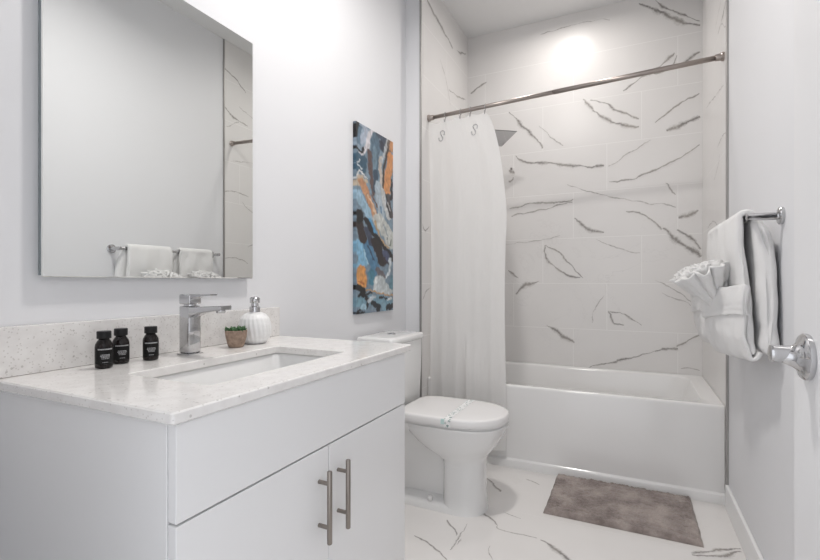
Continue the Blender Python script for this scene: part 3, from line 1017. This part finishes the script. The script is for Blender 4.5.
L = [rr2(TX0, TX1, TYF, TYB, 0.002, 0.0), rr2(TX0, TX1, TYF, TYB, 0.002, TZ - 0.014), rr2(TX0, TX1, TYF + 0.0015, TYB, 0.002, TZ - 0.006), rr2(TX0, TX1, TYF + 0.006, TYB, 0.002, TZ - 0.001),
     rr2(TX0, TX1, TYF + 0.012, TYB, 0.002, TZ), rr2(ix0 - 0.012, ix1 + 0.012, iy0 - 0.012, iy1 + 0.01, 0.10, TZ - 0.002),
     rr2(ix0 - 0.004, ix1 + 0.004, iy0 - 0.004, iy1 + 0.004, 0.10, TZ - 0.006), rr2(ix0, ix1, iy0, iy1, 0.10, TZ - 0.016),
     rr2(ix0 + 0.02, ix1 - 0.05, iy0 + 0.015, iy1 - 0.015, 0.11, 0.27), rr2(ix0 + 0.04, ix1 - 0.12, iy0 + 0.035, iy1 - 0.035, 0.12, 0.13), rr2(ix0 + 0.08, ix1 - 0.2, iy0 + 0.075, iy1 - 0.075, 0.12, 0.105)]
loft(bm, L, True, False, True)
tub = thing('bathtub', 'white alcove bathtub with a plain apron against the marble wall', 'bathtub', (cx_, cy_, 0))
sharp(obj('shell', bm, 'acrylic', tub), 40)
bm = B()                                            # raised kick strip along the foot of the apron
L = []
for x in (TX0, TX1):
    L.append([Vector((x, y, z)) for (y, z) in ((TYF + 0.002, 0.0), (TYF - 0.012, 0.0), (TYF - 0.012, 0.036), (TYF - 0.010, 0.042), (TYF - 0.004, 0.046), (TYF + 0.002, 0.054))])
loft(bm, L)
sharp(obj('kick_strip', bm, 'acrylic', tub), 30)
obj('overflow', lathe(B(), (ix0 + 0.012, cy_, 0.36), [(0.034, 0), (0.034, 0.006), (0.028, 0.010)], (1, 0, 0.12), 24), 'chrome', tub)

# shower head and arm
sh = thing('rain_shower', 'square chrome rain shower head jutting past the curtain', 'shower head', (XA, 2.99, 2.12))
A_, B_, C_ = Vector((-0.667, 2.985, 2.028)), Vector((-0.80, 3.12, 1.985)), Vector((-0.80, 2.855, 2.019))
D_ = B_ + C_ - A_
nrm = (B_ - A_).cross(C_ - A_).normalized()
if nrm.z < 0:
    nrm = -nrm
ce = (B_ + C_) / 2
bm = B()
L = [[p + (ce - p) * i_ + nrm * z for p in (A_, B_, D_, C_)] for (i_, z) in ((0.02, 0), (0, 0.001), (0, 0.006), (0.02, 0.008), (0.75, 0.012))]
loft(bm, L)
obj('plate', bm, 'chrome', sh, False)
bm = B()
top_ = ce + nrm * 0.01
tube(bm, [(XA, 2.99, 2.13), (XA + 0.06, 2.99, 2.133), (XA + 0.20, 2.99, 2.12), tuple(top_ + Vector((-0.04, 0, 0.065))), tuple(top_ + nrm * 0.03), tuple(top_)], 0.010, 14)
obj('arm', bm, 'chrome', sh)
obj('flange', lathe(B(), (XA, 2.99, 2.13), [(0.03, 0.0), (0.029, 0.005), (0.018, 0.010)], (1, 0, 0), 24), 'chrome', sh)

# ------------------------------------------------------------------ curtain rod, hooks, curtain
RA, RB = Vector((XA, 2.620, 2.070)), Vector((XR - 0.006, 2.647, 2.142))


def rodp(x):
    t_ = (x - RA.x) / (RB.x - RA.x)
    return RA + (RB - RA) * t_


rod = thing('shower_curtain_rod', 'slim brushed nickel shower rod spanning the tub alcove', 'curtain rod', (XA, 2.62, 2.07))
dr = (RB - RA).normalized()
bm = B()
tube(bm, [RA + dr * 0.004, RA + dr * 0.75], 0.0118, 16)
tube(bm, [RA + dr * 0.75, RB - dr * 0.004], 0.0126, 16)
obj('tube', bm, 'rod_nickel', rod)
for p, d_ in ((RA, dr), (RB, -dr)):
    sharp(obj('end_cap', lathe(B(), p, [(0.021, 0), (0.021, 0.010), (0.017, 0.014), (0.0155, 0.034), (0.0145, 0.036)], d_, 24), 'rod_nickel', rod))

CX0, CX1T, CX1 = -1.128, -0.752, -0.642
HOOKX = [-1.022, -0.924, -0.862, -0.772]


def cur(u, v):
    """u across, v down; folds deepen towards the hem, hem hangs outside the tub"""
    w = v ** 0.35
    xr_ = CX1T + (CX1 - CX1T) * min(1, (v / 0.30)) ** 0.55 + 0.006 * math.sin(v * 9)
    xl_ = CX0 + 0.024 * min(1, v / 0.5)
    x = xl_ + (xr_ - xl_) * u
    zt = rodp(x).z - 0.030 - 0.010 * (0.5 - 0.5 * math.cos(u * 2 * math.pi * 4.2)) * (1 if u < 0.93 else 0.3)
    zt -= 0.050 * max(0, (u - 0.93) / 0.07) ** 2
    z = zt + (0.098 - zt) * v
    yr = rodp(x).y
    yb = 2.572
    y = yr + (yb - yr) * min(1, v / 0.72) ** 1.0
    ph = u * 2 * math.pi
    f = 0.013 * math.sin(ph * 1.9 + 0.4 + 0.5 * v) + 0.005 * math.sin(ph * 4.3 + 1.1 - 0.8 * v) + 0.0012 * math.sin(ph * 9.0 + 2.0 * v)
    y += f * (0.45 + 0.55 * v) * (0.25 + 0.75 * min(1, v / 0.12))
    # the overlap crease that opens low on the curtain
    g = min(1, max(0, (v - 0.66) / 0.12))
    if u > 0.49:
        y -= 0.030 * g * min(1, (u - 0.49) / 0.015) * max(0, 1 - (u - 0.505) / 0.30)
    else:
        y += 0.012 * g * max(0, 1 - (0.49 - u) / 0.12)
    y += 0.003 * noise.noise((u * 9, v * 5, 0)) + 0.0012 * noise.noise((u * 40, v * 22, 3))
    # slight diagonal drag towards the right hooks
    y += 0.004 * math.sin((u * 3 - v * 2.2) * 5) * (1 - v)
    if z < 0.50:
        y = min(y, 2.596)
    return Vector((x, y, z))


bm = B()
NUc, NVc = 130, 150
rows = [[bm.verts.new(cur(i / NUc, j / NVc)) for i in range(NUc + 1)] for j in range(NVc + 1)]
for a, b in zip(rows, rows[1:]):
    for i in range(NUc):
        bm.faces.new((a[i], a[i + 1], b[i + 1], b[i])).smooth = True
cu = obj('shower_curtain', bm, 'curtain_cloth')
tag(cu, 'plain white cloth shower curtain bunched at the left end of the rod', 'curtain')

HN = ['chrome curtain hook on the rod nearest its left end', 'second chrome curtain hook from the left on the rod',
      'third chrome curtain hook from the left on the rod', 'chrome curtain hook farthest right on the rod, above the shower head']
for i, x in enumerate(HOOKX):
    p = rodp(x)
    bm = B()
    pts = [p + Vector((0, 0.0155 * math.sin(a), 0.0155 * math.cos(a))) for a in [R(q) for q in range(-150, 181, 22)]]
    pts += [p + Vector((0, -0.001, -0.026)), p + Vector((0, -0.008, -0.040)), p + Vector((0, -0.016, -0.048)), p + Vector((0, -0.020, -0.040)), p + Vector((0, -0.019, -0.030))]
    tube(bm, pts, 0.0019, 8)
    o = obj('curtain_hook', bm, 'chrome', origin=tuple(p))
    tag(o, HN[i], 'curtain hook', 'chrome shower curtain hooks')
for (x, z, lb) in ((-1.045, 1.945, 'chrome hook dangling on the curtain front, left of two'), (-0.838, 1.955, 'chrome S-shaped hook dangling on the curtain front, right of two')):
    # find the cloth surface there
    best = min((cur(i / 200, j / 400) for i in range(201) for j in range(0, 60)), key=lambda q: (q.x - x) ** 2 + (q.z - z) ** 2)
    y = best.y - 0.0035
    bm = B()
    pts = []
    for k in range(13):                              # upper bow
        a = R(-40 + 220 * k / 12)
        pts.append(Vector((x + 0.006 + 0.014 * math.cos(a), y - 0.002, z + 0.020 + 0.014 * math.sin(a))))
    for k in range(1, 14):                           # lower bow
        a = R(20 - 215 * k / 13)
        pts.append(Vector((x - 0.004 + 0.016 * math.cos(a) * -0.2 + 0.016 * math.cos(a), y - 0.002, z - 0.010 + 0.018 * math.sin(a))))
    tube(bm, pts, 0.0024, 8)
    lathe(bm, (x + 0.017, y - 0.002, z + 0.011), [(0.004, -0.003), (0.0045, 0), (0.004, 0.003)], (0, 1, 0), 12)
    o = obj('curtain_hook', bm, 'chrome')
    tag(o, lb, 'curtain hook', 'chrome shower curtain hooks')

# ------------------------------------------------------------------ towel bar, towels, wash cloths
BX, BZ, BY0, BY1 = 0.334, 1.256, 1.722, 2.455
tb = thing('towel_bar', 'chrome towel bar with round wall plates on the right wall', 'towel bar', (XR, (BY0 + BY1) / 2, BZ))
sharp(obj('rail', tube(B(), [(BX, BY0 - 0.006, BZ), (BX, BY1 + 0.006, BZ)], 0.0085, 16), 'chrome', tb))
for y in (BY0, BY1):
    bm = B()
    lathe(bm, (XR, y, BZ), [(0.026, 0.0), (0.0265, 0.003), (0.0265, 0.008), (0.024, 0.011), (0.0125, 0.013), (0.0115, 0.016), (0.0115, 0.077), (0.0105, 0.089), (0.006, 0.091)], (-1, 0, 0), 28)
    sharp(obj('post', bm, 'chrome', tb))


def ribbon(bm, rows, th):
    """closed cloth roll: rows of centre-line points (rows run along y), th(i/n, row) = thickness there"""
    L = []

    def prof(pts, v, f, dy):
        nn = []
        for i, p in enumerate(pts):
            d_ = pts[min(i + 1, len(pts) - 1)] - pts[max(i - 1, 0)]
            nn.append(Vector((d_.z, 0, -d_.x)).normalized())
        k = len(pts)
        a, b = [], []
        for i, (p, q) in enumerate(zip(pts, nn)):
            e_ = min(i, k - 1 - i)
            t_ = th(i / (k - 1), v) / 2 * f * (0.35 if e_ == 0 else 0.8 if e_ == 1 else 1)
            p = p + Vector((0, dy * th(i / (k - 1), v), 0))
            a.append(p + q * t_)
            b.append(p - q * t_)
        return a + b[::-1]
    n_ = len(rows) - 1
    for f, dy in ((0.30, -0.50), (0.66, -0.42), (0.88, -0.24)):
        L.append(prof(rows[0], 0, f, dy))
    for j, pts in enumerate(rows):
        L.append(prof(pts, j / n_, 1, 0))
    for f, dy in ((0.88, 0.24), (0.66, 0.42), (0.30, 0.50)):
        L.append(prof(rows[-1], 1, f, dy))
    loft(bm, L)
    return bm


def spl(pts, m_):
    P = [Vector(p) for p in pts]
    out_ = []
    for i in range(m_ + 1):
        t_ = i / m_ * (len(P) - 1)
        j = min(int(t_), len(P) - 2)
        f = t_ - j
        p0, p1, p2, p3 = P[max(j - 1, 0)], P[j], P[j + 1], P[min(j + 2, len(P) - 1)]
        out_.append(0.5 * ((2 * p1) + (p2 - p0) * f + (2 * p0 - 5 * p1 + 4 * p2 - p3) * f * f + (3 * p1 - p0 - 3 * p2 + p3) * f ** 3))
    return out_


def sm(a, b, x):
    t_ = min(1, max(0, (x - a) / (b - a)))
    return t_ * t_ * (3 - 2 * t_)


def towel(y0, y1, label, sd, skew=1.0):
    t_ = thing('towel', label, 'towel', (BX, (y0 + y1) / 2, 0.80), 'white towels folded over the bar')
    ny = 30
    rows = []
    for j in range(ny + 1):
        v = j / ny
        y = y0 + (y1 - y0) * v
        wob = 0.006 * noise.noise((y * 14, sd, 0.3))
        dz = 0.008 * noise.noise((y * 9, sd, 4.3))
        b_ = 0.004 * math.sin(v * 9 + sd)
        near = -0.045 * skew * max(0, 1 - v / 0.45)          # the flaps hang a little skewed, nearer the door at the foot
        bk = 0.0 if skew == 1 else 0.007
        swing = 0.034 * skew * (1 - v)
        c = [(0.379, y + near, 0.838 + dz), (0.378, y + near * 0.9, 0.90), (0.377, y + near * 0.7, 1.00), (0.376 + wob * 0.3, y + near * 0.5, 1.10), (0.370, y + near * 0.25, 1.19), (0.357, y + near * 0.1, 1.238),
             (0.348, y, 1.266), (0.330, y, 1.2775), (0.312, y, 1.268), (0.308 + b_ + bk, y, 1.235), (0.308 + b_ + wob * 0.5 + bk, y, 1.17), (0.307 - b_ + bk + swing * 0.55, y, 1.08), (0.302 + wob + swing * 0.85, y + near * 0.3, 0.98), (0.304 + swing * 0.8, y + near * 0.6, 0.88), (0.304 + swing, y + near * 0.8, 0.836 + dz)]
        pts = spl(c, 56)
        rows.append([p + Vector((0.003 * noise.noise((p.y * 24, p.z * 18, sd)), 0.006 * noise.noise((p.z * 9, sd, p.x * 9)), 0)) for p in pts])

    def th(s_, v):
        if s_ < 0.45:                                 # plump back flap, pinched at its woven band
            w = 0.018 + 0.032 * sm(0.44, 0.26, s_)
            return w * (1 - 0.22 * math.exp(-((s_ - 0.085) / 0.02) ** 2))
        return 0.019 + 0.006 * sm(0.55, 0.7, s_)
    obj('drape', ribbon(B(), rows, th), 'terry', t_)
    # folded-up front that makes a pocket
    rows = []
    for j in range(ny + 1):
        v = j / ny
        y = y0 - 0.020 * skew * (1 - v) + (y1 - y0 - 0.010) * v
        lean = 0.034 * skew * (1 - v)
        bul = 0.027 * sm(0.0, 0.7, v)
        dz = -0.026 * v
        sk = 0.030 * skew * (1 - v)
        rp = 0.007 * noise.noise((y * 26, sd + 5, 0))
        up_ = 0.018 * (1 - v)
        c = [(0.322 + lean, y - sk, 0.824 + up_), (0.314 + lean, y - sk, 0.806 + up_), (0.300 + lean - bul * 0.2, y - sk, 0.803 + up_), (0.289 + lean - bul * 0.6 + rp, y - sk, 0.832 + up_ * 0.6), (0.283 + lean - bul * 0.95 - rp, y - sk * 0.9, 0.885), (0.281 + lean - bul, y - sk * 0.8, 0.945 + dz * 0.5),
             (0.274 + lean * 1.25 - bul * 0.92, y - sk * 0.8, 0.958 + dz), (0.274 + lean * 1.25 - bul * 0.98, y - sk * 0.8, 1.00 + dz), (0.276 + lean * 1.25 - bul, y - sk * 0.8, 1.035 + dz), (0.279 + lean * 1.25 - bul, y - sk * 0.8, 1.044 + dz)]
        pts = spl(c, 90)
        rows.append([p + Vector((0.006 * noise.noise((p.y * 22, p.z * 22, sd + 2)), 0, 0.004 * noise.noise((p.y * 16, p.z * 6, sd)))) for p in pts])
    obj('pocket_fold', ribbon(B(), rows, lambda s_, v: 0.013 + 0.011 * sm(0.625, 0.645, s_) - 0.004 * math.exp(-((s_ - 0.70) / 0.012) ** 2) - 0.004 * math.exp(-((s_ - 0.74) / 0.012) ** 2)), 'terry', t_)
    return t_


def fan(yc, label, sd):
    """face cloth gathered into a ruffled bunch, standing in the towel's pocket"""
    bm = B()
    base = Vector((0.280, yc, 0.975))
    ax = Vector((-math.sin(R(22)), 0, math.cos(R(22))))
    wide = Vector((0, 1, 0))
    deep = ax.cross(wide).normalized()
    for (sc, ln, nl, ph) in ((1.0, 0.140, 9, 0.0), (0.78, 0.150, 8, 1.3), (0.55, 0.156, 7, 2.1), (0.32, 0.158, 5, 0.6)):
        n_ = nl * 14
        rings = []
        for q in range(12):
            f = q / 11
            fl = f ** 1.25
            rg = []
            for k in range(n_):
                a = 2 * math.pi * k / n_
                lob = 1 + (0.04 + 0.13 * fl) * math.sin(nl * a + ph) + 0.05 * math.sin(2.3 * nl * a)
                ra = (0.030 + 0.080 * fl) * sc * lob
                rb = (0.020 + 0.056 * fl) * sc * lob
                top_ = ln * (1 + 0.07 * noise.noise((math.cos(a) * 2.2, math.sin(a) * 2.2, sd + sc * 9)) - 0.10 * sc * fl * 0.5 * (1 - math.cos(nl * a + ph + 1)))
                p = base + ax * top_ * f + wide * ra * math.cos(a) + deep * rb * math.sin(a)
                rg.append(p + 0.005 * noise.noise_vector(p * 45 + Vector((sc * 20, 0, 0))))
            rings.append(rg)
        loft(bm, rings, True, False, False)
    bmesh.ops.recalc_face_normals(bm, faces=bm.faces)
    bmesh.ops.solidify(bm, geom=bm.faces[:], thickness=0.0045)
    o = obj('face_cloth', bm, 'terry', origin=tuple(base), smooth=True)
    return tag(o, label, 'face cloth', 'white face cloths gathered in the towel pockets')


towel(1.772, 2.042, 'white towel on the bar nearer the door, its hem folded up into a pocket', 1.7)
towel(2.130, 2.370, 'white towel on the bar nearer the bathtub, mostly behind the other towel', 8.2, 0.2)
fan(1.935, 'ruffled white face cloth bunched in the nearer towel pocket', 5)
fan(2.255, 'ruffled white face cloth in the farther towel pocket, best seen in the mirror', 9)

# ------------------------------------------------------------------ bath mat
bm = B()
MX0, MX1, MYa, MYb = -0.360, 0.262, 2.150, 2.588
NX, NY = 190, 130
rows = []
for j in range(NY + 1):
    row = []
    for i in range(NX + 1):
        u, v = i / NX, j / NY
        x = MX0 + (MX1 - MX0) * u
        y = MYa + (MYb - MYa) * v
        ed = min(u * (MX1 - MX0), (1 - u) * (MX1 - MX0), v * (MYb - MYa), (1 - v) * (MYb - MYa))
        hgt = 0.020 * min(1, (ed / 0.012)) ** 0.5 if ed > 0 else 0.0
        border = 0.004 * math.exp(-((ed - 0.055) / 0.006) ** 2)
        tuft = 0.0045 * noise.noise((x * 95, y * 95, 1)) + 0.004 * noise.noise((x * 38, y * 60, 5)) + 0.003 * noise.noise((x * 190, y * 190, 2))
        z = 0.0015 + max(0, hgt - border + (tuft if ed > 0.002 else 0))
        x += 0.003 * noise.noise((x * 20, y * 20, 9))
        row.append(bm.verts.new((x, y, z)))
    rows.append(row)
for a, b in zip(rows, rows[1:]):
    for i in range(NX):
        bm.faces.new((a[i], a[i + 1], b[i + 1], b[i])).smooth = True
ring = [rows[0][i] for i in range(NX)] + [rows[j][NX] for j in range(NY)] + [rows[NY][i] for i in range(NX, 0, -1)] + [rows[j][0] for j in range(NY, 0, -1)]
low = [bm.verts.new((v.co.x, v.co.y, 0.0006)) for v in ring]
for i in range(len(ring)):
    j = (i + 1) % len(ring)
    bm.faces.new((ring[i], low[i], low[j], ring[j]))
bm.faces.new(low)
o = obj('bath_mat', bm, 'mat_pile')
tag(o, 'grey-brown chenille bath mat on the marble floor along the tub', 'bath mat')
